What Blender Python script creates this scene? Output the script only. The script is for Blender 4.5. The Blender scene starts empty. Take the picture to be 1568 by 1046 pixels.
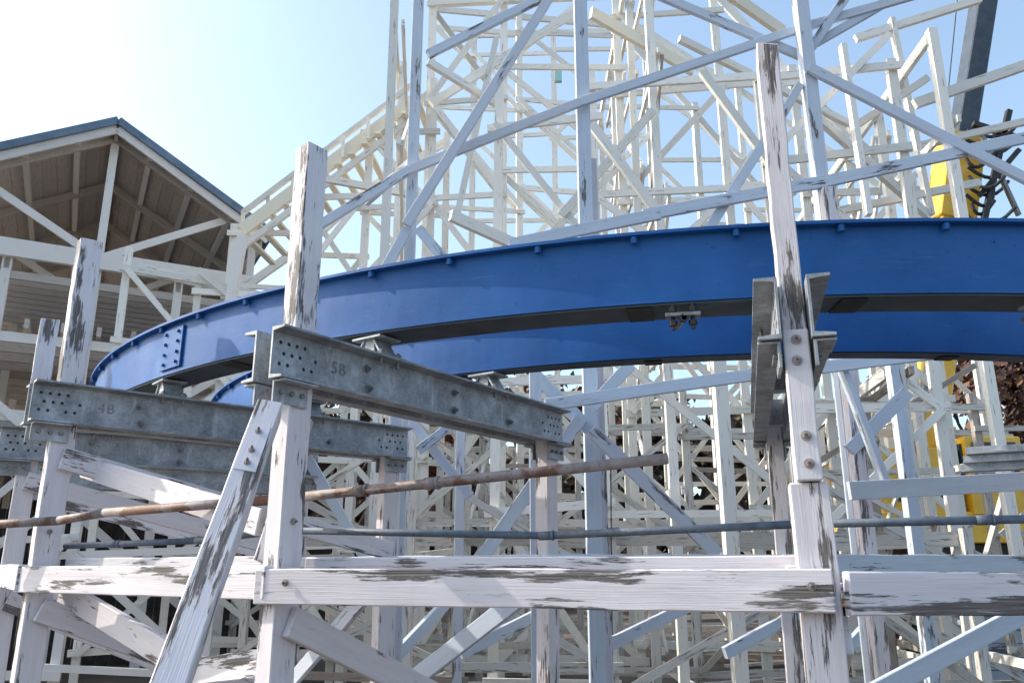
import bpy, math, random
from mathutils import Vector, Matrix
import mathutils
random.seed(7)
R_=random.random
U=random.uniform
# ---------------------------------------------------------------- image pixels unprojected to world points at a chosen depth
EYE=1.6; F=1250.0; PITCH=math.radians(15.5)
cp,sp=math.cos(PITCH),math.sin(PITCH)
def ray(u,v):
    yc=(523-v)/F; xc=(u-784)/F
    return Vector((xc, cp-yc*sp, sp+yc*cp))
def P(u,v,y):
    d=ray(u,v); t=y/d.y
    return Vector((d.x*t,y,EYE+d.z*t))
# ---------------------------------------------------------------- materials
def newmat(name):
    m=bpy.data.materials.new(name); m.use_nodes=True
    nt=m.node_tree; b=nt.nodes['Principled BSDF']
    return m,nt,b
def N(nt,t,**k):
    n=nt.nodes.new(t)
    for a,b in k.items(): setattr(n,a,b)
    return n
def ramp(nt,fac,stops):
    r=N(nt,'ShaderNodeValToRGB')
    el=r.color_ramp.elements
    while len(el)<len(stops): el.new(0.5)
    for e,(p,c) in zip(el,stops):
        e.position=p; e.color=(c[0],c[1],c[2],1)
    nt.links.new(fac,r.inputs[0]); return r.outputs[0]
def mixc(nt,f,a,b,mode='MIX'):
    m=N(nt,'ShaderNodeMix',data_type='RGBA',blend_type=mode)
    for s,x in ((m.inputs[0],f),(m.inputs[6],a),(m.inputs[7],b)):
        if isinstance(x,(int,float)): s.default_value=x
        elif isinstance(x,tuple): s.default_value=(x[0],x[1],x[2],1)
        else: nt.links.new(x,s)
    return m.outputs[2]
def mth(nt,op,a,b=0.0,c=None):
    m=N(nt,'ShaderNodeMath',operation=op)
    for i,x in enumerate((a,b,c)):
        if x is None: continue
        if isinstance(x,(int,float)): m.inputs[i].default_value=x
        else: nt.links.new(x,m.inputs[i])
    return m.outputs[0]
def noise(nt,vec,scale,detail=4,rough=.55,mapscale=None):
    if mapscale:
        mp=N(nt,'ShaderNodeMapping'); mp.inputs['Scale'].default_value=mapscale
        nt.links.new(vec,mp.inputs[0]); vec=mp.outputs[0]
    n=N(nt,'ShaderNodeTexNoise'); n.inputs['Scale'].default_value=scale
    n.inputs['Detail'].default_value=detail; n.inputs['Roughness'].default_value=rough
    nt.links.new(vec,n.inputs['Vector']); return n.outputs['Fac']
def painted(name,paint,paint2,thr,spread=.16,wl=1.0,fx=9,bigs=(2.2,9,1)):
    m,nt,b=newmat(name)
    uv=N(nt,'ShaderNodeUVMap',uv_map='UVMap').outputs[0]
    rn=N(nt,'ShaderNodeUVMap',uv_map='rnd').outputs[0]
    sx=N(nt,'ShaderNodeSeparateXYZ'); nt.links.new(rn,sx.inputs[0])
    big=noise(nt,uv,1.0,2,.5,bigs)
    fine=noise(nt,uv,1.0,6,.7,(fx,70,1))
    comb=mth(nt,'ADD',mth(nt,'MULTIPLY',big,.6),mth(nt,'MULTIPLY',fine,.4))
    t=mth(nt,'ADD',comb,mth(nt,'MULTIPLY',mth(nt,'SUBTRACT',sx.outputs[0],.5),spread))
    peel=mth(nt,'MULTIPLY_ADD',mth(nt,'SUBTRACT',t,thr),38.0,0.5)
    pc=N(nt,'ShaderNodeClamp'); nt.links.new(peel,pc.inputs[0]); peel=pc.outputs[0]
    grain=noise(nt,uv,1.0,3,.6,(3,150,1))
    wood=ramp(nt,grain,[(.3,(.045*wl,.040*wl,.040*wl)),(.52,(.13*wl,.115*wl,.11*wl)),(.72,(.29*wl,.26*wl,.245*wl))])
    dirt=noise(nt,uv,1.0,4,.6,(1.3,16,1))
    pcol=mixc(nt,ramp(nt,dirt,[(.35,(0,0,0)),(.75,(1,1,1))]),paint,paint2)
    pcol=mixc(nt,ramp(nt,fine,[(.54,(0,0,0)),(.72,(.5,.5,.5))]),pcol,(.42,.39,.39))
    pcol=mixc(nt,mth(nt,'MULTIPLY',sx.outputs[1],.4),pcol,(.52,.48,.49))
    pcol=mixc(nt,ramp(nt,grain,[(.24,(.6,.6,.6)),(.31,(0,0,0))]),pcol,(.22,.20,.20))
    col=mixc(nt,peel,pcol,wood)
    nt.links.new(col,b.inputs['Base Color'])
    b.inputs['Roughness'].default_value=.66
    h=mth(nt,'ADD',mth(nt,'MULTIPLY',peel,-1.0),mth(nt,'MULTIPLY',grain,.6))
    bp=N(nt,'ShaderNodeBump'); bp.inputs['Strength'].default_value=.7; bp.inputs['Distance'].default_value=.004
    nt.links.new(h,bp.inputs['Height']); nt.links.new(bp.outputs[0],b.inputs['Normal'])
    return m
def painted_far(name,paint,dark,lo=.60,hi=.70,bare=(.8,.95)):
    m,nt,b=newmat(name)
    uv=N(nt,'ShaderNodeUVMap',uv_map='UVMap').outputs[0]
    rn=N(nt,'ShaderNodeUVMap',uv_map='rnd').outputs[0]
    sx=N(nt,'ShaderNodeSeparateXYZ'); nt.links.new(rn,sx.inputs[0])
    f=noise(nt,uv,1.0,3,.65,(3.5,30,1))
    base=mixc(nt,sx.outputs[0],paint,tuple(c*.78 for c in paint))
    base=mixc(nt,ramp(nt,sx.outputs[1],[(bare[0],(0,0,0)),(bare[1],(.85,.85,.85))]),base,(.30,.245,.20))
    c=mixc(nt,ramp(nt,f,[(lo,(0,0,0)),(hi,(1,1,1))]),base,dark)
    nt.links.new(c,b.inputs['Base Color']); b.inputs['Roughness'].default_value=.7
    return m
M_near=painted('peeling_white_paint',(.71,.675,.71),(.60,.565,.60),.575,.12)
M_worn=painted('worn_white_paint',(.70,.66,.70),(.57,.53,.56),.562,.05,1,6,(1.6,11,1))
M_mid=painted('weathered_shaded_white_paint',(.54,.61,.71),(.46,.52,.61),.61,.12)  # blue-grey base paints in the skylit shade on white timber; peeling is wear
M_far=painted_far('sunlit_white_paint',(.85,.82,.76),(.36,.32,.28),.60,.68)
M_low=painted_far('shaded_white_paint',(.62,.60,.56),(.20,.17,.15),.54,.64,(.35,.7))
M_cream=painted_far('cream_paint',(.85,.77,.62),(.5,.42,.33),.66,.76)
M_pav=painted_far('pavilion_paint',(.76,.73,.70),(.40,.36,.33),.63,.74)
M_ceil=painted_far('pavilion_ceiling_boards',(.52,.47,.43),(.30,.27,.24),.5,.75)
def simple(name,col,col2=None,rough=.6,metal=0,scale=6,bump=0,coat=0,det=4):
    m,nt,b=newmat(name)
    tc=N(nt,'ShaderNodeTexCoord')
    f=noise(nt,tc.outputs['Object'],scale,det,.6)
    c=ramp(nt,f,[(.35,col),(.68,col2 or col)])
    nt.links.new(c,b.inputs['Base Color'])
    b.inputs['Roughness'].default_value=rough; b.inputs['Metallic'].default_value=metal
    if coat: b.inputs['Coat Weight'].default_value=coat; b.inputs['Coat Roughness'].default_value=.15
    if bump:
        bp=N(nt,'ShaderNodeBump'); bp.inputs['Strength'].default_value=bump; bp.inputs['Distance'].default_value=.01
        nt.links.new(f,bp.inputs['Height']); nt.links.new(bp.outputs[0],b.inputs['Normal'])
    return m
M_blue,nt,b=newmat('blue_track_paint')
tc=N(nt,'ShaderNodeTexCoord').outputs['Object']
c=ramp(nt,noise(nt,tc,2.2,5,.6),[(.3,(.008,.078,.27)),(.7,(.015,.115,.36))])
c=mixc(nt,ramp(nt,noise(nt,tc,1,6,.75,(5,5,26)),[(.56,(0,0,0)),(.78,(.5,.5,.5))]),c,(.06,.17,.34))
c=mixc(nt,ramp(nt,noise(nt,tc,34,4,.75),[(.64,(0,0,0)),(.70,(.8,.8,.8))]),c,(.006,.025,.10))
c=mixc(nt,ramp(nt,noise(nt,tc,1,5,.8,(1.5,1.5,60)),[(.62,(0,0,0)),(.72,(.4,.4,.4))]),c,(.16,.24,.36))
nt.links.new(c,b.inputs['Base Color']); b.inputs['Specular IOR Level'].default_value=.3
nt.links.new(ramp(nt,noise(nt,tc,4,4,.6),[(.3,(.42,.42,.42)),(.7,(.62,.62,.62))]),b.inputs['Roughness'])
bp=N(nt,'ShaderNodeBump'); bp.inputs['Strength'].default_value=.3; bp.inputs['Distance'].default_value=.012
nt.links.new(noise(nt,tc,4,3,.5),bp.inputs['Height']); nt.links.new(bp.outputs[0],b.inputs['Normal'])
M_galv,nt,b=newmat('galvanised_steel')
tc=N(nt,'ShaderNodeTexCoord').outputs['Object']
c=ramp(nt,noise(nt,tc,5,8,.75),[(.34,(.17,.185,.20)),(.52,(.30,.32,.34)),(.66,(.46,.49,.52))])
c=mixc(nt,ramp(nt,noise(nt,tc,60,2,.5),[(.5,(0,0,0)),(.7,(.35,.35,.35))]),c,(.46,.50,.54))
c=mixc(nt,ramp(nt,noise(nt,tc,11,6,.75),[(.63,(0,0,0)),(.70,(.6,.6,.6))]),c,(.17,.12,.09))
c=mixc(nt,ramp(nt,noise(nt,tc,1,5,.7,(14,14,3)),[(.58,(0,0,0)),(.70,(.6,.6,.6))]),c,(.58,.61,.63))
nt.links.new(c,b.inputs['Base Color']); b.inputs['Metallic'].default_value=.35
nt.links.new(ramp(nt,noise(nt,tc,12,4,.6),[(.3,(.42,.42,.42)),(.7,(.68,.68,.68))]),b.inputs['Roughness'])
M_dark=simple('dark_bolt_hole',(.015,.015,.018),(.03,.03,.03),.8)
M_under=simple('flange_underside_shade',(.030,.045,.062),(.06,.078,.095),.7,.0,5)  # dark colour stands for the shade on the rail underside
M_rust=simple('rusty_steel',(.10,.045,.025),(.22,.12,.08),.8,.2,9,.3)
M_bolt=simple('bolt_steel',(.16,.16,.17),(.30,.29,.28),.5,.6,30)
M_washer=simple('painted_washer',(.40,.37,.37),(.22,.19,.18),.6,.1,40)
def pipemat(name,base,base2,rthr,rust=(.15,.075,.05)):
    m,nt,b=newmat(name)
    tc=N(nt,'ShaderNodeTexCoord').outputs['Object']
    c=ramp(nt,noise(nt,tc,14,5,.7),[(.35,base),(.7,base2)])
    c=mixc(nt,ramp(nt,noise(nt,tc,3.6,7,.7),[(rthr,(0,0,0)),(rthr+.06,(1,1,1))]),c,rust)
    c=mixc(nt,ramp(nt,noise(nt,tc,50,3,.7),[(.58,(0,0,0)),(.68,(.7,.7,.7))]),c,(.09,.05,.04))
    nt.links.new(c,b.inputs['Base Color']); b.inputs['Roughness'].default_value=.6
    return m
M_pipe=pipemat('rusty_painted_pipe',(.19,.155,.15),(.31,.27,.265),.48)
M_pipe2=pipemat('blue_grey_pipe',(.075,.10,.135),(.15,.185,.23),.66)
M_yel=simple('yellow_machine_paint',(.72,.40,.02),(.85,.50,.04),.4,0,3,0,.3)
M_blk=simple('black_rubber',(.012,.012,.014),(.035,.035,.04),.6)
M_boom=simple('dark_boom_steel',(.03,.045,.07),(.06,.075,.10),.5)
M_glass=simple('dark_glass',(.02,.03,.035),(.03,.04,.05),.08)
M_mint=simple('mint_green_box_paint',(.35,.62,.55),(.42,.68,.60),.5)
M_roof=simple('blue_grey_roof_trim',(.09,.145,.21),(.15,.21,.29),.6,0,4)
M_bark=simple('bark',(.05,.035,.028),(.12,.09,.075),.9,0,20,.5)
def leafmat(name,a,b2,c3):
    m,nt,b=newmat(name)
    g=N(nt,'ShaderNodeUVMap',uv_map='rnd').outputs[0]
    sx=N(nt,'ShaderNodeSeparateXYZ'); nt.links.new(g,sx.inputs[0])
    nt.links.new(ramp(nt,sx.outputs[0],[(0,a),(.5,b2),(1,c3)]),b.inputs['Base Color'])
    b.inputs['Roughness'].default_value=.7
    return m
M_leafR=leafmat('russet_leaves',(.05,.02,.014),(.13,.05,.028),(.20,.10,.04))
M_leafG=leafmat('olive_leaves',(.018,.018,.009),(.06,.045,.022),(.13,.085,.045))
M_gr,nt,b=newmat('leaf_strewn_dirt')
tc=N(nt,'ShaderNodeTexCoord').outputs['Object']
c=ramp(nt,noise(nt,tc,.35,6,.6),[(.35,(.06,.045,.036)),(.65,(.15,.12,.095))])
vo=N(nt,'ShaderNodeTexVoronoi'); vo.inputs['Scale'].default_value=9; nt.links.new(tc,vo.inputs['Vector'])
leaf=ramp(nt,vo.outputs['Distance'],[(.18,(1,1,1)),(.30,(0,0,0))])
lf=mixc(nt,vo.outputs['Color'],(.10,.045,.02),(.20,.11,.05))
c=mixc(nt,mixc(nt,1.0,leaf,ramp(nt,noise(nt,tc,1.1,3,.5),[(.42,(0,0,0)),(.55,(.9,.9,.9))]),'MULTIPLY'),c,lf)
nt.links.new(c,b.inputs['Base Color']); b.inputs['Roughness'].default_value=.95
# ---------------------------------------------------------------- builder
class MB:
    def __init__(s): s.v=[];s.f=[];s.uv=[];s.rn=[];s.mi=[];s.mats=[]
    def m(s,mat):
        if mat not in s.mats: s.mats.append(mat)
        return s.mats.index(mat)
    def face(s,idx,uvs,rn,mi):
        s.f.append(idx); s.uv.append(uvs); s.rn.append(rn); s.mi.append(mi)
    def beam(s,p0,p1,w,h,mat,ref=None,seg=1,jit=0.0,twist=0.0,cut=0.0,rnd=None):
        p0=Vector(p0);p1=Vector(p1); d=(p1-p0); L=d.length
        if L<1e-4: return
        d.normalize()
        if ref is None: ref=Vector((0,0,1)) if abs(d.z)<.9 else Vector((0,1,0))
        ref=Vector(ref)
        a=d.cross(ref)
        if a.length<1e-4: a=d.orthogonal()
        a.normalize(); bb=a.cross(d).normalized()
        mi=s.m(mat); r=(R_(),R_()*R_()); ou=U(0,400); ov=U(0,400)
        if rnd is not None: r=rnd
        base=len(s.v)
        for i in range(seg+1):
            t=i/seg; c=p0+d*L*t
            ja=U(-jit,jit); jb=U(-jit,jit)
            for k,(sa,sb) in enumerate(((-1,-1),(1,-1),(1,1),(-1,1))):
                e=cut*U(-1,1) if i in(0,seg) else 0
                s.v.append(c+a*(sa*w/2+ja+U(-jit,jit)*.4)+bb*(sb*h/2+jb+U(-jit,jit)*.4)+d*e)
        per=[0,w,w+h,2*w+h,2*w+2*h]
        for i in range(seg):
            for k in range(4):
                k2=(k+1)%4; q=base+i*4
                u0=ou+L*i/seg;u1=ou+L*(i+1)/seg
                s.face((q+k,q+k2,q+4+k2,q+4+k),((u0,ov+per[k]),(u0,ov+per[k+1]),(u1,ov+per[k+1]),(u1,ov+per[k])),r,mi)
        q=base; s.face((q+3,q+2,q+1,q),((ou,ov),(ou+w,ov),(ou+w,ov+h),(ou,ov+h)),r,mi)
        q=base+seg*4; s.face((q,q+1,q+2,q+3),((ou,ov),(ou+w,ov),(ou+w,ov+h),(ou,ov+h)),r,mi)
    def cyl(s,p0,p1,r0,r1,mat,n=10,cap=True):
        p0=Vector(p0);p1=Vector(p1); d=(p1-p0)
        if d.length<1e-6:return
        L=d.length; d.normalize(); a=d.orthogonal().normalized(); b=d.cross(a)
        mi=s.m(mat); r=(R_(),R_()); base=len(s.v); o=U(0,50)
        for c,rr in((p0,r0),(p1,r1)):
            for k in range(n):
                t=2*math.pi*k/n; s.v.append(c+a*math.cos(t)*rr+b*math.sin(t)*rr)
        for k in range(n):
            k2=(k+1)%n
            s.face((base+k,base+k2,base+n+k2,base+n+k),((o,k*.1),(o,k*.1+.1),(o+L,k*.1+.1),(o+L,k*.1)),r,mi)
        if cap:
            s.face(tuple(base+k for k in reversed(range(n))),tuple((o,0) for k in range(n)),r,mi)
            s.face(tuple(base+n+k for k in range(n)),tuple((o,0) for k in range(n)),r,mi)
    def prism(s,prof,frames,mat,closed=False):
        mi=s.m(mat); n=len(prof); base=len(s.v); r=(R_(),R_())
        for (o,A,B) in frames:
            for (x,y) in prof: s.v.append(o+A*x+B*y)
        for i in range(len(frames)-1):
            for k in range(n):
                k2=(k+1)%n; q=base+i*n
                s.face((q+k,q+k2,q+n+k2,q+n+k),((i,k*.1),(i,k*.1+.1),(i+1,k*.1+.1),(i+1,k*.1)),r,mi)
        s.face(tuple(base+k for k in reversed(range(n))),tuple((0,0) for k in range(n)),r,mi)
        q=base+(len(frames)-1)*n
        s.face(tuple(q+k for k in range(n)),tuple((0,0) for k in range(n)),r,mi)
    def quad(s,c,a,b,mat):
        mi=s.m(mat); base=len(s.v)
        s.v+= [c-a-b,c+a-b*.6,c+a*.8+b,c-a*.7+b*.8]
        s.face((base,base+1,base+2,base+3),((0,0),(1,0),(1,1),(0,1)),(R_(),R_()),mi)
    def build(s,name,parent=None,bevel=0,smooth=False,fixn=False):
        me=bpy.data.meshes.new(name); me.from_pydata([tuple(v) for v in s.v],[],s.f)
        u1=me.uv_layers.new(name='UVMap'); u2=me.uv_layers.new(name='rnd')
        A=[];B=[]
        for uvs,rn in zip(s.uv,s.rn):
            for q in uvs: A+=[q[0],q[1]]; B+=[rn[0],rn[1]]
        u1.data.foreach_set('uv',A); u2.data.foreach_set('uv',B)
        me.polygons.foreach_set('material_index',s.mi)
        for m in s.mats: me.materials.append(m)
        if smooth: me.polygons.foreach_set('use_smooth',[True]*len(s.f))
        me.update()
        if fixn:
            import bmesh
            bm=bmesh.new(); bm.from_mesh(me); bmesh.ops.recalc_face_normals(bm,faces=bm.faces); bm.to_mesh(me); bm.free()
        o=bpy.data.objects.new(name,me); bpy.context.collection.objects.link(o)
        if parent: o.parent=parent
        if bevel:
            md=o.modifiers.new('Bevel','BEVEL'); md.width=bevel; md.segments=1; md.limit_method='ANGLE'
        return o
def empty(name):
    o=bpy.data.objects.new(name,None); bpy.context.collection.objects.link(o); return o
V=Vector
# ---------------------------------------------------------------- ground
g=MB(); n=60; S=400
for i in range(n+1):
    for j in range(n+1):
        x=((i/n)*2-1); y=((j/n)*2-1); x=math.copysign(abs(x)**2.2,x)*S; y=math.copysign(abs(y)**2.2,y)*S
        z=.12*mathutils.noise.noise(V((x*.15,y*.15,0))) if abs(x)<60 and abs(y)<60 else 0
        g.v.append(V((x,y+15,z)))
gm=g.m(M_gr)
for i in range(n):
    for j in range(n):
        q=i*(n+1)+j; g.face((q,q+n+1,q+n+2,q+1),((0,0),)*4,(0,0),gm)
g.build('ground',smooth=True)
# ---------------------------------------------------------------- blue track
C=V((2.02,9.82,0)); RO=6.33; RI=5.30
ZB=EYE+1.19; ZT=EYE+1.54
def circ(r,deg,z):
    t=math.radians(deg); return V((C.x-r*math.sin(t),C.y-r*math.cos(t),z))
track=empty('blue_coaster_track')
def frames(R,z,a=-62,b=94,n=150):
    fr=[]
    for i in range(n+1):
        o=circ(R,a+i*(b-a)/n,z); A=(o-V((C.x,C.y,z))).normalized(); fr.append((o,A,V((0,0,1))))
    return fr
def rail(name,R,inner):
    m=MB(); H=ZT-ZB; h=.05; tf=.016; tw=.006; hi=inner
    prof=[(-hi,0),(h*.35,0),(h*.35,tf),(tw,tf),(tw,H-tf),(h,H-tf),(h,H),(-.09,H),(-.09,H-tf),(-tw,H-tf),(-tw,tf),(-hi,tf)]
    m.prism(prof,frames(R,ZB),M_blue)
    m.prism([(-hi-.004,-.003),(h*.2,-.003),(h*.2,-.011),(-hi-.004,-.011)],frames(R,ZB),M_under)  # thin strip added below the flange to carry its painted shade
    step=math.degrees(.47/R); d=-55.0
    while d<92:
        o=circ(R+tw,d,ZT-.030); A=(o-V((C.x,C.y,o.z))).normalized()
        m.cyl(o,o+A*.035,.013,.013,M_blue,6)
        m.cyl(circ(R+h*.62,d,ZT-.02),circ(R+h*.62,d,ZT-.052),.016,.016,M_blue,6)
        d+=step
    return m.build(name,track,0,False,True)
rail('outer_rail',RO,.22); rail('inner_rail',RI,.10)
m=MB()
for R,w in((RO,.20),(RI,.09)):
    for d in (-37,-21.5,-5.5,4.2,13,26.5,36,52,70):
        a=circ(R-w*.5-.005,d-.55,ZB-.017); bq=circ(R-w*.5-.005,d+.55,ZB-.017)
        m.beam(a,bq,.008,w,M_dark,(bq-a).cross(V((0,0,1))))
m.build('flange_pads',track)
m=MB()
dS=41.5
o=circ(RO+.014,dS,ZB+.17); T=(circ(RO,dS+1,0)-circ(RO,dS-1,0)).normalized(); A=(o-V((C.x,C.y,o.z))).normalized()
m.beam(o-T*.13,o+T*.13,.014,.27,M_blue,(0,0,1))
for a in(-.08,.08):
    for z in(-.1,-.035,.035,.1):
        q=o+T*a+V((0,0,z)); m.cyl(q,q+A*.022,.012,.012,M_blue,6)
m.build('splice_plate',track,.002)
# ---------------------------------------------------------------- channel beams
def channel_beam(near,far,ztop,mark=None,gap=.052,hh=.24,fl=.085):
    e=empty('steel_channel_beam')
    d=V((far[0]-near[0],far[1]-near[1],0)); L=d.length; d.normalize()
    a=V((d.y,-d.x,0)); up=V((0,0,1)); n0=V((near[0],near[1],ztop))
    for s,nm in((1,'channel_right'),(-1,'channel_left')):
        m=MB(); t=.011
        prof=[(gap,0),(gap+fl,0),(gap+fl,-t),(gap+t,-t*1.7),(gap+t,-hh+t*1.7),(gap+fl,-hh+t),(gap+fl,-hh),(gap,-hh)]
        prof=[(x*s,y) for x,y in prof]
        m.prism(prof,[(n0,a,up),(n0+d*L,a,up)],M_galv)
        ws=gap+t
        for end in(0,1):
            for i in range(5):
                for j in range(3):
                    if (i+j)%5==4: continue
                    along=.045+i*.048+(j%2)*.022
                    if end: along=L-along
                    q=n0+d*along+a*s*ws+up*(-.065-j*.05)
                    m.cyl(q,q+a*s*.0015,.0095,.0095,M_dark,8)
        for along,z in((.60,-.08),(.62,-.18),(L*.52,-.08),(L*.52,-.18),(L*.74,-.17)):
            q=n0+d*along+a*s*ws+up*z
            m.cyl(q,q+a*s*.004,.024,.024,M_bolt,12); m.cyl(q,q+a*s*.02,.015,.015,M_bolt,6)
            m.cyl(q,q+a*s*.034,.008,.008,M_bolt,8)
        m.build(nm,e,.0015,False,True)
    m=MB()
    for along in(L*.42,L*.8):
        q=n0+d*along+up*(-hh/2); m.beam(q-d*.05,q+d*.05,gap*2-.004,.16,M_galv,up)
    for R in(RO-.06,RI-.03):
        rel=V((near[0]-C.x,near[1]-C.y,0)); bq=rel.dot(d); cc=rel.dot(rel)-R*R
        disc=bq*bq-cc
        if disc<0: continue
        tt=-bq-math.sqrt(disc)
        if tt<0 or tt>L+.1: continue
        q=n0+d*tt; gapz=ZB-ztop-.014
        if gapz<.02: continue
        m.beam(q-d*.10,q+d*.10,.26,.014,M_galv,up)
        m.beam(q+up*.010,q+up*(gapz-.012),.07,.10,M_galv,d)
        for s in(-1,1):
            m.beam(q+a*s*.09+up*.012,q+a*s*.03+up*(gapz-.016),.012,.12,M_galv,d)
            for s2 in(-1,1):
                w=q+a*s*.10+d*s2*.065
                m.cyl(w-up*.05,w+up*.035,.010,.010,M_bolt,8); m.cyl(w+up*.008,w+up*.026,.02,.02,M_bolt,6)
        m.beam(q+up*(gapz-.014)-d*.08,q+up*(gapz-.014)+d*.08,.2,.012,M_galv,up)
    m.build('rail_clips',e,.0015)
    m=MB()
    for al in(.12,L-.10):
        for s in(1,-1):
            q=n0+d*al+a*s*(gap+.012)+up*(-hh-.055)
            m.beam(q-d*.10,q+d*.10,.012,.10,M_galv,up)
            m.beam(q-d*.10+a*s*.04+up*.046,q+d*.10+a*s*.04+up*.046,.07,.009,M_galv,up)
            for k in(-.06,0,.06):
                w=q+d*k+a*s*.007; m.cyl(w,w+a*s*.016,.012,.012,M_bolt,6)
    m.build('bearing_angles',e,.0015)
    if mark:
        cu=bpy.data.curves.new('mark','FONT'); cu.body=mark; cu.size=.085; cu.extrude=.002; cu.space_character=1.15
        o=bpy.data.objects.new('weld_mark',cu); bpy.context.collection.objects.link(o); o.parent=e
        q=n0+d*.36+a*(gap+.011+.001)+up*(-.145)
        o.matrix_world=Matrix(((d.x,0,a.x,q.x),(d.y,0,a.y,q.y),(0,1,0,q.z),(0,0,0,1)))
        cu.materials.append(M_bolt)
    return e
ZC=EYE+1.055
bm_spec={'E':((1.045,2.88),(1.80,5.60),ZC,None),
         'A':((-1.13,3.58),(.30,5.68),ZC,'5B'),
         'B':((-2.83,4.70),(-.86,6.42),ZC,'4B'),
         'C':((-3.78,6.0),(-1.75,7.3),ZC-.05,'3B'),
         'D':((-4.62,7.9),(-2.25,8.6),ZC-.08,None),
         'G':((4.35,3.2),(3.9,5.9),ZC,None)}
for k,(a,b_,z,mk) in bm_spec.items(): channel_beam(a,b_,z,mk)
m=MB()
for dg in(11.2,-3.2):
    q=circ(RO+.0,dg,ZB-.012)
    T=(circ(RO,dg+1,0)-circ(RO,dg-1,0)).normalized()
    for s in(-.045,.045):
        w=q+T*s
        m.cyl(w+V((0,0,-.12)),w,.010,.010,M_blk,8)
        m.cyl(w+V((0,0,-.035)),w+V((0,0,-.012)),.020,.020,M_blk,6)
        m.cyl(w+V((0,0,-.10)),w+V((0,0,-.078)),.020,.020,M_blk,6)
    m.beam(q-T*.08+V((0,0,-.052)),q+T*.08+V((0,0,-.052)),.06,.016,M_bolt)
    w=q+V((0,-.03,-.07)); m.cyl(w,w+V((0,.16,0)),.012,.012,M_bolt,8); m.cyl(w,w+V((0,.02,0)),.022,.022,M_blk,6)
m.build('hanging_clips',track)
# ---------------------------------------------------------------- timber frames at the track
frame=empty('timber_support_frame')
m=MB()
def dirof(k):
    a,b_,z,_=bm_spec[k]; d=V((b_[0]-a[0],b_[1]-a[1],0)); L=d.length; d.normalize(); return V((a[0],a[1],0)),d,L,z
post={};fpost={}
TOP={'A':EYE+2.05,'B':EYE+2.0,'C':EYE+1.86,'D':EYE+1.8,'G':EYE+2.1}
for k in('A','B','C','D','G'):
    n0,d,L,z=dirof(k); p=n0+d*.20; post[k]=p
    m.beam(p+V((0,0,z+.0)),p+V((0,0,TOP[k])),.098,.13,M_near,d,seg=10,jit=.0025,cut=.010,rnd=(.72,.25))
    m.beam(p+V((0,0,-.02)),p+V((0,0,z-.004)),.102,.132,M_near,d,seg=12,jit=.002,rnd=(.35,.1))
    q=n0+d*(L-.12); fpost[k]=q
    m.beam(q,q+V((0,0,z-.01)),.098,.13,M_worn,d,seg=10,jit=.002,rnd=(.6,.9))
n0,d,L,z=dirof('E'); p=n0+d*.14; post['E']=p
m.beam(p+V((0,0,EYE+.30)),p+V((0,0,EYE+2.12)),.088,.10,M_worn,d,seg=16,jit=.003,cut=.015,rnd=(.8,.3))
m.beam(p+V((0,0,-.05)),p+V((0,0,EYE+.296)),.135,.12,M_worn,d,seg=12,jit=.003,rnd=(.85,.1))
pf=p-d*.072
m.beam(pf+V((0,0,EYE+.30)),pf+V((0,0,EYE+.86)),.092,.035,M_near,d,seg=6,jit=.0015,rnd=(.1,.1))
q=n0+d*(L-.15); fpost['E']=q
m.beam(q,q+V((0,0,z-.01)),.10,.12,M_worn,d,seg=8,jit=.002,rnd=(1.0,1.0))
b0=P(412,628,3.52); b1=P(262,1046,2.72); dd=(b1-b0).normalized(); b2=b0+dd*((b0.z+.1)/-dd.z)
m.beam(b0,b2,.105,.12,M_worn,(0.3,-1,.6),seg=16,jit=.002,rnd=(.6,.3))
def ledger(a,b_,z,w,h,mat,out,ext=.06,seg=12,jit=.002,rnd=None):
    a=V((a.x,a.y,z)); b_=V((b_.x,b_.y,z)); d=(b_-a).normalized(); o=V((d.y,-d.x,0))
    if o.y>0 and out>0: o=-o
    m.beam(a-d*ext+o*out,b_+d*ext+o*out,w,h,mat,(0,0,1),seg=seg,jit=jit,rnd=rnd)
ledger(post['A'],post['E'],EYE-.075,.05,.145,M_worn,.097,ext=.05,rnd=(.6,.1))
ledger(post['E'],post['G'],EYE-.085,.05,.145,M_worn,.10,ext=-.05,rnd=(.5,.1))
ledger(post['B'],post['A'],EYE-.06,.05,.14,M_worn,.098,ext=.035,rnd=(.9,.2))
ledger(post['C'],post['B'],EYE-.05,.05,.14,M_worn,.10,ext=.05)
ledger(post['D'],post['C'],EYE-.05,.05,.14,M_near,.10,ext=.05)
ledger(post['A'],post['E'],EYE-.02,.045,.13,M_worn,-.12,ext=-.05)
ledger(post['B'],post['A'],EYE-.01,.045,.13,M_worn,-.12,ext=-.05)
for a,b_ in(('D','C'),('C','B'),('B','A'),('A','E'),('E','G')):
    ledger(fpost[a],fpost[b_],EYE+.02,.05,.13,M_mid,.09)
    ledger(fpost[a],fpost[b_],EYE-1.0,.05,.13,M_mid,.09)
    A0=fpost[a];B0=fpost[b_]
    if a!='A': m.beam(V((A0.x,A0.y-.06,EYE-.95)),V((B0.x,B0.y-.06,EYE-.05)),.045,.12,M_mid)
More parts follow.
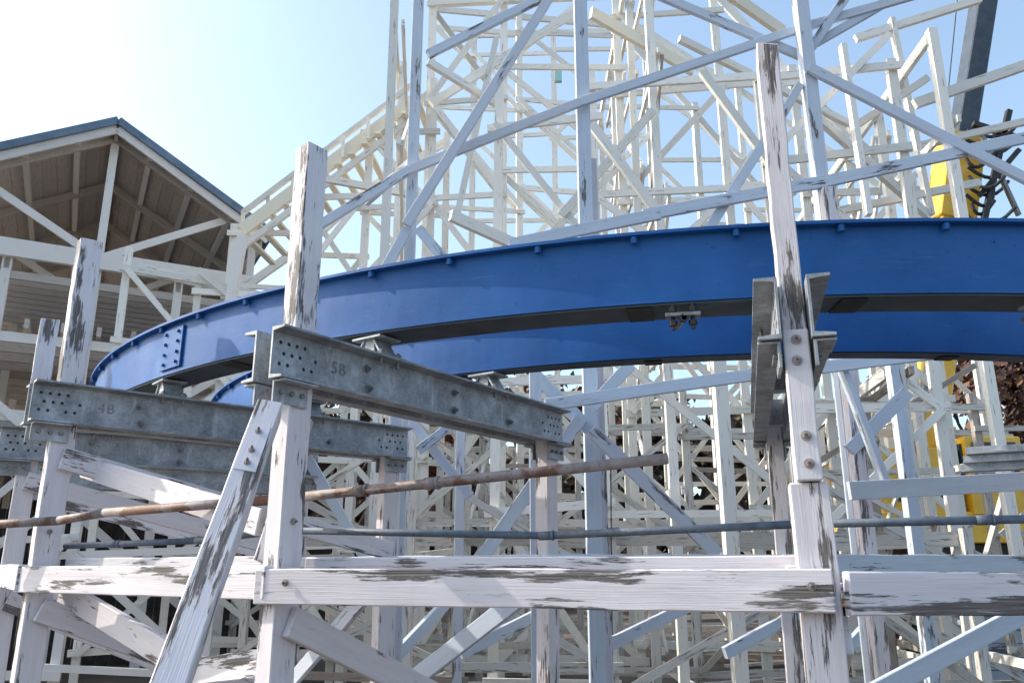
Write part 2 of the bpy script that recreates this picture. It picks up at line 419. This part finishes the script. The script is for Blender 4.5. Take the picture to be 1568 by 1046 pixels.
for k in('D','C','B','A','E'):
    p0=post[k];p1=fpost[k]; n0,d,L,z=dirof(k); a=V((d.y,-d.x,0))
    if k in('D','C','B'): m.beam(p0+a*.075+V((0,0,EYE+.62)),p1+a*.075+V((0,0,EYE+.12)),.04,.13,M_near,(0,0,1),seg=6,jit=.001)
    m.beam(p0+a*.075+V((0,0,EYE-.22)),p1+a*.075+V((0,0,EYE-1.15)),.04,.13,M_near,(0,0,1),seg=6,jit=.001)
    if k!='A': m.beam(p0-a*.08+V((0,0,EYE-.05)),p1-a*.08+V((0,0,EYE-.05)),.04,.12,M_near,(0,0,1))
m.beam(P(130,715,5.0),P(400,800,4.0),.04,.13,M_near); m.beam(P(95,905,5.0),P(270,1010,4.2),.04,.13,M_near)
m.beam(P(280,1030,4.3),P(400,1015,3.85),.04,.12,M_near)
m.beam(P(470,640,4.0),P(400,860,3.95),.05,.10,M_near,(0,1,0))
m.build('posts_and_ledgers',frame,.005)
m=MB()
def bolt(q,ax,r=.016):
    ax=V(ax).normalized(); m.cyl(q,q+ax*.004,r*1.7,r*1.7,M_washer,14); m.cyl(q+ax*.004,q+ax*.016,r,r,M_washer,6); m.cyl(q,q+ax*.026,r*.5,r*.5,M_rust,8)
n0,d,L,z=dirof('E')
fr=post['E']-d*.0905
for zz,dx in((.36,.004),(.46,.002),(.74,-.004),(.82,0.0)):
    bolt(fr+V((dx,0,EYE+zz)),-d,.011)
o=b0+dd*.30; nrm=V((0.3,-1,.6)); nrm=(nrm-dd*nrm.dot(dd)).normalized()
m.beam(o-dd*.13+nrm*.064,o+dd*.13+nrm*.064,.006,.085,M_near,dd.cross(nrm))
for s in(-.09,.02,.09): bolt(o+dd*s+nrm*.067,nrm,.008)
for k in('A','B'):
    n0,d,L,z=dirof(k); a=V((d.y,-d.x,0))
    for zz in(-.06,.2): bolt(post[k]+a*.052+V((0,0,EYE+zz)),a,.009)
for fx in(.03,.97):
    a=post['A'].lerp(post['E'],fx); bolt(V((a.x,a.y-.137,EYE-.06)),(-.2,-1,0),.009)
m.build('bolts_and_plates',frame)
# ---------------------------------------------------------------- pipes
def pipe(name,pts,r,mat,coup=()):
    m=MB()
    for a,b_ in zip(pts,pts[1:]): m.cyl(a,b_,r,r,mat,16)
    for (i,t) in coup:
        q=pts[i].lerp(pts[i+1],t); d=(pts[i+1]-pts[i]).normalized()
        m.cyl(q-d*.03,q+d*.03,r*1.18,r*1.18,mat,16); m.cyl(q+d*.03,q+d*.042,r*1.35,r*1.35,mat,8)
    o=m.build(name,None,0)
    for p in o.data.polygons: p.use_smooth=len(p.vertices)==4
    return o
pipe('scaffold_pipe',[P(440,763,4.15),P(1022,702,3.45)],.024,M_pipe,((0,.22),(0,.42)))
pipe('scaffold_pipe',[P(-60,806,4.75),P(90,797,4.55),P(160,785,4.5),P(420,765,3.98)],.024,M_pipe,())
pipe('handrail_pipe',[P(100,836,4.9),P(300,828,4.5),P(440,812,4.2),P(835,820,3.85),P(1210,803,3.5),P(1600,794,3.3)],.017,M_pipe2,((0,.4),(3,.0),(4,.77)))
# ---------------------------------------------------------------- coaster lattice
coaster=empty('wooden_roller_coaster')
m=MB()
def B(u0,v0,u1,v1,y0,y1=None,w=.05,h=.11,mat=None):
    y1=y0 if y1 is None else y1
    m.beam(P(u0,v0,y0),P(u1,v1,y1),w,h,mat or M_mid,None,seg=2,jit=.002)
def post_(u,vref,y,ztop=15,w=.12,mat=None):
    q=P(u,vref,y); m.beam(V((q.x,y,0)),V((q.x,y,ztop)),w,w*1.1,mat or M_mid,(0,1,0),seg=4,jit=.003)
post_(627,400,7.2,9.0,.10); post_(897,360,7.2,9,.13); post_(1258,300,7.0,9,.12)
post_(905,230,7.34,EYE+3.9,.10,M_worn)
post_(1262,250,6.85,EYE+3.35,.11,M_worn)
for a,b_ in(((490,345),(628,260)),((628,260),(889,157)),((889,157),(1232,42)),((1232,42),(1480,-30))):
    B(*a,*b_,7.08,w=.045,h=.09)
for a,b_ in(((780,375),(1010,328)),((985,330),(1262,278)),((1240,284),(1600,205))):
    B(*a,*b_,6.92,w=.045,h=.11)
B(655,84,850,-12,7.12,h=.09); B(846,-10,622,345,6.98,h=.09); B(1238,104,1600,290,6.9,h=.10); B(1000,-10,1240,92,7.15,h=.09)
B(1185,195,1085,352,6.98,h=.09); B(1225,130,1180,210,7.0,h=.08); B(1300,-10,1238,80,7.05,h=.09)
B(640,350,700,420,7.0,h=.09); B(625,350,580,430,7.05,h=.09); B(640,240,560,310,7.2,7.6,h=.09)
B(1235,75,1400,-20,7.1,h=.08)
B(835,620,1165,572,6.6,h=.10); B(1160,575,1600,520,6.5,h=.10); B(905,658,1100,850,6.9); B(890,640,735,858,6.95)
B(820,575,910,665,7.0,w=.05); B(905,625,965,558,7.05); B(1300,752,1600,735,5.9,h=.13); B(1290,568,1360,750,6.6)
B(1390,600,1300,690,6.8); B(1280,860,1600,872,6.7,h=.12); B(800,855,1000,862,6.8,h=.11)
B(470,700,560,855,7.2,h=.09); B(640,690,705,640,7.3,h=.08); B(625,640,720,760,7.4,h=.09)
post_(1110,700,8.6,EYE+3.4,.14,M_far); post_(1385,700,8.0,EYE+2.2,.11); post_(705,700,8.4,EYE+1.9,.09)
post_(820,600,6.7,EYE+2.0,.10); post_(605,700,7.0,EYE+1.9,.10)
for u0,u1 in((610,705),(705,905),(905,1110),(1110,1290),(1290,1385)):
    B(u0,1000,u1,900,7.3,7.9,h=.10)
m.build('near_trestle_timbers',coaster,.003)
def wall(mb,o,ang,length,bay,ztop,mat,w=.12,lift=1.75,zlo=0.0,diag=.8,cross=.35,cap=True):
    dx=V((math.cos(ang),math.sin(ang),0)); nx=V((-dx.y,dx.x,0))
    nb=int(length/bay); js=[U(-.16,.16)*bay for _ in range(nb+2)]
    for i in range(nb+1):
        p=o+dx*(i*bay+js[i]); zt=ztop(i*bay)
        if zt<zlo+.5: continue
        mb.beam(V((p.x,p.y,zlo-.05)),V((p.x+U(-.05,.05),p.y,zt+U(0,.25))),w,w,mat,nx)
        if i<nb:
            z=zlo+U(.3,.7); q=o+dx*((i+1)*bay+js[i+1])
            zt2=ztop((i+1)*bay); zm=min(zt,zt2)
            while z<zm+lift*.5:
                zc=min(z,zm)
                off=nx*(w*.5+.03+U(0,.012))
                mb.beam(p+V((0,0,zc+U(-.08,.08)))-off-dx*.1,q+V((0,0,zc+U(-.08,.08)))-off+dx*.1,.045,w*U(.7,.95),mat)
                zn=z+lift*U(.85,1.15)
                if zn<=zm+.6 and R_()<diag:
                    o2=nx*(w*.5+.085+U(0,.01)); o3=nx*(w*.5+.03+U(0,.01))
                    if R_()<.5: mb.beam(p+V((0,0,z))-o2,q+V((0,0,zn))-o2,.04,w*.8,mat)
                    else: mb.beam(p+V((0,0,zn))-o2,q+V((0,0,z))-o2,.04,w*.8,mat)
                    if R_()<cross: mb.beam(p+V((0,0,zn))+o3,q+V((0,0,z))+o3,.04,w*.8,mat)
                z=zn
            if cap: mb.beam(p+V((0,0,zt))+nx*.09,q+V((0,0,zt2))+nx*.09,.06,.14,mat)
def prof_lift(x0):
    def f(s):
        x=x0+s
        return EYE+max(.0,min(15,5.1+(x+4.3)*.88))
    return f
m=MB()
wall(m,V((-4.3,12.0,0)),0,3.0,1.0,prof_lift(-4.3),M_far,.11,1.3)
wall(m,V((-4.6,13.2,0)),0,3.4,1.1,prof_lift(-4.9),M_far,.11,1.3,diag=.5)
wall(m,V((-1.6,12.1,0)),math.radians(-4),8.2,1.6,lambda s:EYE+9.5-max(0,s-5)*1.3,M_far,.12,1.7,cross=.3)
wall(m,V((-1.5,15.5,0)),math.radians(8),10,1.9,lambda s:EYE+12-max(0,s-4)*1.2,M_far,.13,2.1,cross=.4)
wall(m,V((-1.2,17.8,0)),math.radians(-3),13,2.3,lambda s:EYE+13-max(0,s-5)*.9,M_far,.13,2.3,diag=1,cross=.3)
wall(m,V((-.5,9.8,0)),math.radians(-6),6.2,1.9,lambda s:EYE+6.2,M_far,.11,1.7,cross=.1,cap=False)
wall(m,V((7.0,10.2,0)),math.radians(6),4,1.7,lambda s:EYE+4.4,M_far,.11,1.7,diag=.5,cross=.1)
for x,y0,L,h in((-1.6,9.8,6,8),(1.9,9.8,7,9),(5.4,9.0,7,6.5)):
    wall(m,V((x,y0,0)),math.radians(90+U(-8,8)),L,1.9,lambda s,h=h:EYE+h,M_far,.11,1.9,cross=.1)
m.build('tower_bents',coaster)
m=MB()
for a,b_,y0,y1,h in(((905,20),(1060,108),10.5,11.5,.20),((1100,-20),(1200,50),9.5,10,.18),((1240,170),(1420,330),9,10,.12),
    ((660,160),(880,20),10,10.5,.11),((655,95),(760,160),9.5,10,.10),((690,330),(800,380),9,9.5,.14),((500,275),(640,300),11,11,.10),((1040,60),(1300,190),10,11,.11),
    ((1290,70),(1330,330),9,9,.11),((1365,30),(1425,330),10,10,.11),((1400,160),(1600,90),9.3,9.3,.13),((1000,170),(860,330),9.5,9.5,.10),
    ((905,190),(1010,330),9,9,.11),((1075,110),(1215,300),9.1,9.1,.10),((760,60),(700,330),9.8,9.8,.10),((1250,330),(1500,280),10,10,.1),((1380,230),(1600,180),10.4,10.4,.1),((1310,60),(1500,0),10,10,.11),((1300,200),(1420,120),9.6,9.6,.09)):
    m.beam(P(*a,y0),P(*b_,y1),.07,h,M_cream if h>.17 else M_far)
for off,hh in((0,.20),(-26,.07),(26,.09)):
    m.beam(P(372,352+off,11.7),P(640,150+off,11.9),.08,hh,M_cream if hh>.19 else M_far)
for i in range(8):
    t=i/7; u=372+268*t; v=352-202*t
    m.beam(P(u,v+5,11.75),P(u,v-28,11.75),.05,.05,M_far)
for i in range(14):
    t=i/13; u=372+268*t; v=352-202*t
    m.beam(P(u,v+6,11.7),P(u,v+6,11.7)+V((.1,1.3,0)),.10,.05,M_cream)
q=P(855,118,9.6); m.beam(q-V((0,0,.08)),q+V((0,0,.08)),.09,.06,M_mint,(0,1,0))
m.build('track_stringers',coaster)
m=MB()
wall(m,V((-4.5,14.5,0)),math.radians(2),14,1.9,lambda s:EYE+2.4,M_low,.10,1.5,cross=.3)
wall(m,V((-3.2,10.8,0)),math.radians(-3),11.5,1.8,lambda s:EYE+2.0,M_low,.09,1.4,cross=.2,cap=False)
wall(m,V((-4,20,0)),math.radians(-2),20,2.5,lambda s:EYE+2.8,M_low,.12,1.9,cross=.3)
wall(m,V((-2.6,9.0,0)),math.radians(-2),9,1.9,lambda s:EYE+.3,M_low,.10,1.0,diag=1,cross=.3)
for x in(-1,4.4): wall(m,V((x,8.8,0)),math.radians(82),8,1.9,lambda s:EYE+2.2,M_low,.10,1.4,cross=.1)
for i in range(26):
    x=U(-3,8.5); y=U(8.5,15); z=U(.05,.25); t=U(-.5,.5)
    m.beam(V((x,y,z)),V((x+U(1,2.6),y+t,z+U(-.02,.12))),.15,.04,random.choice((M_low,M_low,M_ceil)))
m.cyl(P(935,700,7.6),P(938,1080,7.6),.006,.006,M_blk,5)
m.build('low_trestle',coaster)
# ---------------------------------------------------------------- pavilion
pav=empty('open_pavilion')
pu=V((.883,.469,0)).normalized(); pn=V((-pu.y,pu.x,0))
ap=V((-7.0,12.95,0)); zb=EYE+5.0; za=EYE+7.47; ze=EYE+6.0; hw=2.6; D=9.0
m=MB()
def pp(s,dn,z): return ap+pu*s+pn*dn+V((0,0,z))
for sg in(-1,1):
    k=12
    for i in range(k):
        s0=sg*hw*1.02*i/k; s1=sg*hw*1.02*(i+1)/k
        z0=za-(za-ze)*abs(s0)/hw; z1=za-(za-ze)*abs(s1)/hw
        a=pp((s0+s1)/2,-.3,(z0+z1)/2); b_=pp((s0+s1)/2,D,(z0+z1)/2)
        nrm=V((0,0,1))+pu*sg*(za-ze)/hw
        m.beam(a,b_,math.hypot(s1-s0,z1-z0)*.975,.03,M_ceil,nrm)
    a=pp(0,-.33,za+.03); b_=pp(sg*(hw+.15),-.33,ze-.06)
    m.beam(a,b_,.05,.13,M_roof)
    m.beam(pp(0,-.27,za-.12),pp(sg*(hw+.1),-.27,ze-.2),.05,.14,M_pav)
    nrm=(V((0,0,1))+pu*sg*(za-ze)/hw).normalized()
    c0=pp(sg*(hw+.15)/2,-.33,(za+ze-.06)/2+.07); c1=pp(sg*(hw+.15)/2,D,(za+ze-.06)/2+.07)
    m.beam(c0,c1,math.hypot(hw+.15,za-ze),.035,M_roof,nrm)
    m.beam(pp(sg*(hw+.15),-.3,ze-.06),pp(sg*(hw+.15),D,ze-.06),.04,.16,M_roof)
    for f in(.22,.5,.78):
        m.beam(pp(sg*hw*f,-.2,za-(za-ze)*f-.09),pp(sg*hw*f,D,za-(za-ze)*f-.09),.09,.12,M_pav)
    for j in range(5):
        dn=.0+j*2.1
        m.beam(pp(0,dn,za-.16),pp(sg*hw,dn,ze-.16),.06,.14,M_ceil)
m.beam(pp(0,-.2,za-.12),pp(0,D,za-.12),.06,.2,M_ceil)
for j in range(4):
    dn=j*2.9
    m.beam(pp(-hw-1.2,dn,zb+U(0,.01)),pp(hw,dn,zb),.10,.30,M_pav)
    for s in(-hw+.1,0,hw-.12):
        z1=za-.1 if s==0 else ze-.1
        m.beam(pp(s,dn+.08,zb+.1),pp(s,dn+.08,z1),.13,.13,M_pav,pn)
    for s in(-hw,-hw/2,0,hw/2,hw-.12):
        m.beam(pp(s,dn+.12,0),pp(s,dn+.12,zb),.14,.14,M_pav,pn)
    m.beam(pp(.1,dn,zb+.1),pp(hw*.75,dn,ze+.15),.05,.13,M_pav)
    m.beam(pp(-.1,dn,zb+.1),pp(-hw*.75,dn,ze+.15),.05,.13,M_pav)
for sg in(-1,1): m.beam(pp(sg*hw,0,ze-.2),pp(sg*hw,D,ze-.2),.1,.18,M_pav)
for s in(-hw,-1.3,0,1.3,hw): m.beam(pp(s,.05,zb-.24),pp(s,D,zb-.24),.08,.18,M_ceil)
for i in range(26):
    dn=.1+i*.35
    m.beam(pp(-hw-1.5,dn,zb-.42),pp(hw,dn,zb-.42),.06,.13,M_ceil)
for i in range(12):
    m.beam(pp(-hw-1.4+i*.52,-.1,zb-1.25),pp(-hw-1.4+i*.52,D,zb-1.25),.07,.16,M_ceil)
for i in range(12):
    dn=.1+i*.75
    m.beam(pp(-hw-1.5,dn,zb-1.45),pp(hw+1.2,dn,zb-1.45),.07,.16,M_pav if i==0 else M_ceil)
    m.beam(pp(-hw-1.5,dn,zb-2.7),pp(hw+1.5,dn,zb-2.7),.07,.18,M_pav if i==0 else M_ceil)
for j in range(4):
    dn=j*2.9+.05
    m.beam(pp(-hw,dn,zb-1.4),pp(0,dn,zb-3.4),.05,.13,M_pav); m.beam(pp(hw,dn,zb-1.4),pp(0,dn,zb-3.4),.05,.13,M_pav)
    m.beam(pp(-hw,dn,.4),pp(0,dn,2.6),.05,.13,M_pav); m.beam(pp(hw,dn,.4),pp(0,dn,2.6),.05,.13,M_pav)
m.build('pavilion_frame',pav)
m=MB(); M_shade=simple('dark_interior_shade',(.02,.017,.016),(.05,.042,.038),.9)  # near-black boards added; their colour stands for the dark interior below the pavilion
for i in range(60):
    q=pp(-7.5+i*.205,1.6,0); m.beam(q,q+V((0,0,2.55+U(-.02,.02))),.2,.03+U(0,.01),M_shade,pn)
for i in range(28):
    m.beam(pp(-6.5+i*.4,-.0,EYE+1.9),pp(-6.5+i*.4,D,EYE+1.9),.35,.04,M_shade)
m.build('added_dark_boards',pav)
m=MB()
wall(m,V((-5.6,11.2,0)),math.radians(20),4.6,1.1,lambda s:EYE+4.3-s*.15,M_far,.10,1.0,cross=.1)
wall(m,V((-8.6,9.8,0)),math.radians(12),5.2,1.6,lambda s:EYE+1.6,M_pav,.11,1.4,cross=.1)
m.beam(P(372,360,10.5),P(352,470,10.5),.12,.12,M_pav,(0,1,0))
m.build('link_bents',coaster)
# ---------------------------------------------------------------- crane
cr=empty('yellow_crane')
m=MB(); Y=15.0; cx=P(1445,790,Y).x
def bx(c,s,mat,yaw=0):
    m.beam(V(c)-V((s[0]/2*math.cos(yaw),s[0]/2*math.sin(yaw),0)),V(c)+V((s[0]/2*math.cos(yaw),s[0]/2*math.sin(yaw),0)),s[1],s[2],mat,(0,0,1))
bx((cx,Y,2.25),(3.4,2.4,.5),M_yel); bx((cx-.9,Y,3.0),(1.4,2.2,1.15),M_yel); bx((cx+1.2,Y,2.9),(1.1,2.3,.95),M_yel)
bx((cx+.35,Y-.8,3.1),(.95,.9,1.3),M_yel); bx((cx+.35,Y-1.27,3.3),(.75,.03,.7),M_glass); bx((cx-.14,Y-.8,3.3),(.03,.7,.7),M_glass)
bx((cx-.9,Y-1.12,2.85),(.8,.04,.35),M_blk)
bx((cx,Y,1.75),(2.2,2.0,.6),M_blk)
for s in(-1.5,1.5):
    bx((cx,Y+s,.55),(4.6,.6,.8),M_blk)
    for i in range(6): m.cyl(V((cx-2.0+i*.8,Y+s-.34,.5)),V((cx-2.0+i*.8,Y+s+.34,.5)),.38,.38,M_blk,14)
bx((cx,Y,1.15),(3.2,3.2,.5),M_yel)
m.build('machine_body',cr,.05)
m=MB()
c0=P(1405,745,Y); c1=P(1470,215,14.6); c2=P(1516,-60,14.2)
dv=(c1-c0).normalized()
m.beam(c0,c1,.58,.6,M_yel,(0,1,0)); m.beam(c1-dv*1,c2,.38,.45,M_boom,(0,1,0))
m.beam(c1-dv*1.8,c1,.70,.7,M_yel,(0,1,0))
m.beam(P(1372,790,Y-.5),P(1425,560,14.4),.16,.16,M_bolt,(0,1,0))
m.build('telescopic_boom',cr,.02)
m=MB(); YH=14.0
for i in range(10):
    a=P(1478+U(0,10),200+i*14,YH); b_=P(1530+U(-12,30),190+i*15+U(-10,10),YH+U(-.3,.3)); mid=(a+b_)/2+V((U(-.2,.2),0,-.35-U(0,.3)))
    pts=[a*(1-t)**2+mid*2*t*(1-t)+b_*t*t for t in [k/6 for k in range(7)]]
    for x,y in zip(pts,pts[1:]): m.cyl(x,y,.035,.035,M_blk,6)
m.beam(P(1545,170,YH),P(1505,345,YH),.1,.1,M_blk); m.beam(P(1490,190,YH),P(1568,215,YH),.1,.1,M_blk); m.beam(P(1500,300,YH),P(1560,230,YH),.09,.09,M_blk)
m.beam(P(1500,200,YH),P(1560,330,YH),.06,.09,M_bolt)
m.cyl(P(1468,-20,15),P(1440,260,15),.012,.012,M_blk,5)
m.build('hoses_and_sheaves',cr)
# ---------------------------------------------------------------- shed, steel stack
sh=empty('board_shed'); m=MB()
for i in range(6):
    m.beam(V((6.2,11.6-i*.012,.05+i*.17)),V((9.5,10.6-i*.012,.05+i*.17)),.025,.16,M_mid)
    m.beam(V((6.2,11.63-i*.012,.05+i*.17)),V((6.5,13.2,.05+i*.17)),.025,.16,M_mid)
m.beam(V((6.0,12.4,1.2)),V((9.8,11.3,1.2)),2.2,.08,M_roof)
for t in(0,.33,.66,1): m.beam(V((6.2+3.3*t,11.5-1.0*t,0)),V((6.2+3.3*t,11.45-1.0*t,1.1)),.1,.05,M_mid,(0,1,0))
m.build('shed_walls_and_roof',sh)
st=empty('stacked_steel_beams'); m=MB()
for i in range(3):
    z=i*.07
    m.beam(P(1472,722,6.6)+V((i*.03,0,z)),P(1640,714,6.2)+V((i*.03,0,z)),.12,.012,M_galv)
    m.beam(P(1472,722,6.6)+V((i*.03,.0,z+.03)),P(1640,714,6.2)+V((i*.03,0,z+.03)),.012,.05,M_galv)
m.build('beams',st)
# ---------------------------------------------------------------- trees
def tree(name,x,y,h,leaf,nl,sz=.15):
    e=empty(name); m=MB(); ends=[]
    def grow(p,d,L,r,dep):
        q=p+d*L; m.cyl(p,q,r,r*.68,M_bark,7,False)
        if dep==0: ends.append(q); return
        for k in range(3 if dep>1 else 4):
            nd=(d+V((U(-1,1),U(-1,1),U(-.25,.7)))*.8).normalized()
            grow(q,nd,L*U(.6,.85),r*.62,dep-1)
    grow(V((x,y,-.1)),V((U(-.05,.05),0,1)).normalized(),h*.3,h*.02,4)
    m.build('trunk_and_limbs',e,0,True)
    m=MB()
    for i in range(nl):
        c=random.choice(ends)+V((random.gauss(0,.45),random.gauss(0,.45),random.gauss(0,.35)))
        a=V((U(-1,1),U(-1,1),U(-1,1))).normalized(); b_=a.orthogonal().normalized(); s=sz*U(.5,1)
        m.quad(c,a*s,b_*s,leaf)
    m.build('foliage',e)
for (x,y,h,lf,nl) in((-1,25,7.5,M_leafR,3500),(3.5,29,8,M_leafG,4500),(8,27,7,M_leafG,4000),(14,26,9,M_leafR,2200),(18,27,10,M_leafR,2500),(-6,32,9,M_leafG,4000),(11.5,32,8,M_leafG,4500),(23,32,11,M_leafR,2500)):
    tree('autumn_tree',x,y,h,lf,nl)
m=MB()
for i in range(17000):
    x=U(-35,48); y=34+8*R_()+.004*x*x; top=6.6+2.2*mathutils.noise.noise(V((x*.16,0,0)))+1.5*mathutils.noise.noise(V((x*.6,3,0)))
    z=top*(R_()**.8)
    a=V((U(-1,1),U(-1,1),U(-1,1))).normalized(); b_=a.orthogonal().normalized(); s=U(.2,.45)
    m.quad(V((x,y,z)),a*s,b_*s,M_leafG if mathutils.noise.noise(V((x*.3,z*.3,5)))<.12 else M_leafR)
m.build('distant_tree_row')
# ---------------------------------------------------------------- light, world, camera
az=math.radians(-80); el=math.radians(36)
sd=V((math.sin(az)*math.cos(el),math.cos(az)*math.cos(el),math.sin(el)))
L=bpy.data.lights.new('sun','SUN'); L.energy=5.0; L.angle=math.radians(.5); L.color=(1,.93,.82)
lo=bpy.data.objects.new('sun',L); bpy.context.collection.objects.link(lo); lo.rotation_euler=sd.to_track_quat('Z','Y').to_euler()
w=bpy.data.worlds.new('World'); bpy.context.scene.world=w; w.use_nodes=True
nt=w.node_tree; bg=nt.nodes['Background']
sk=nt.nodes.new('ShaderNodeTexSky'); sk.sky_type='NISHITA'; sk.sun_disc=False
sk.sun_elevation=el; sk.sun_rotation=az; sk.air_density=1.0; sk.dust_density=2.8; sk.ozone_density=1.0
hz=nt.nodes.new('ShaderNodeVectorMath'); hz.operation='MULTIPLY_ADD'
hz.inputs[1].default_value=(1.9,2.0,2.0); hz.inputs[2].default_value=(.75,.95,.95)
nt.links.new(sk.outputs[0],hz.inputs[0]); nt.links.new(hz.outputs[0],bg.inputs[0]); bg.inputs[1].default_value=.15
cam=bpy.data.cameras.new('camera'); co=bpy.data.objects.new('camera',cam); bpy.context.collection.objects.link(co)
co.location=(0,0,EYE); co.rotation_euler=(math.radians(90)+PITCH,0,0)
cam.sensor_width=36; cam.lens=F/1568*36; cam.clip_end=2000; cam.clip_start=.05
s=bpy.context.scene; s.camera=co
s.view_settings.view_transform='Standard'; s.view_settings.look='None'; s.view_settings.exposure=0
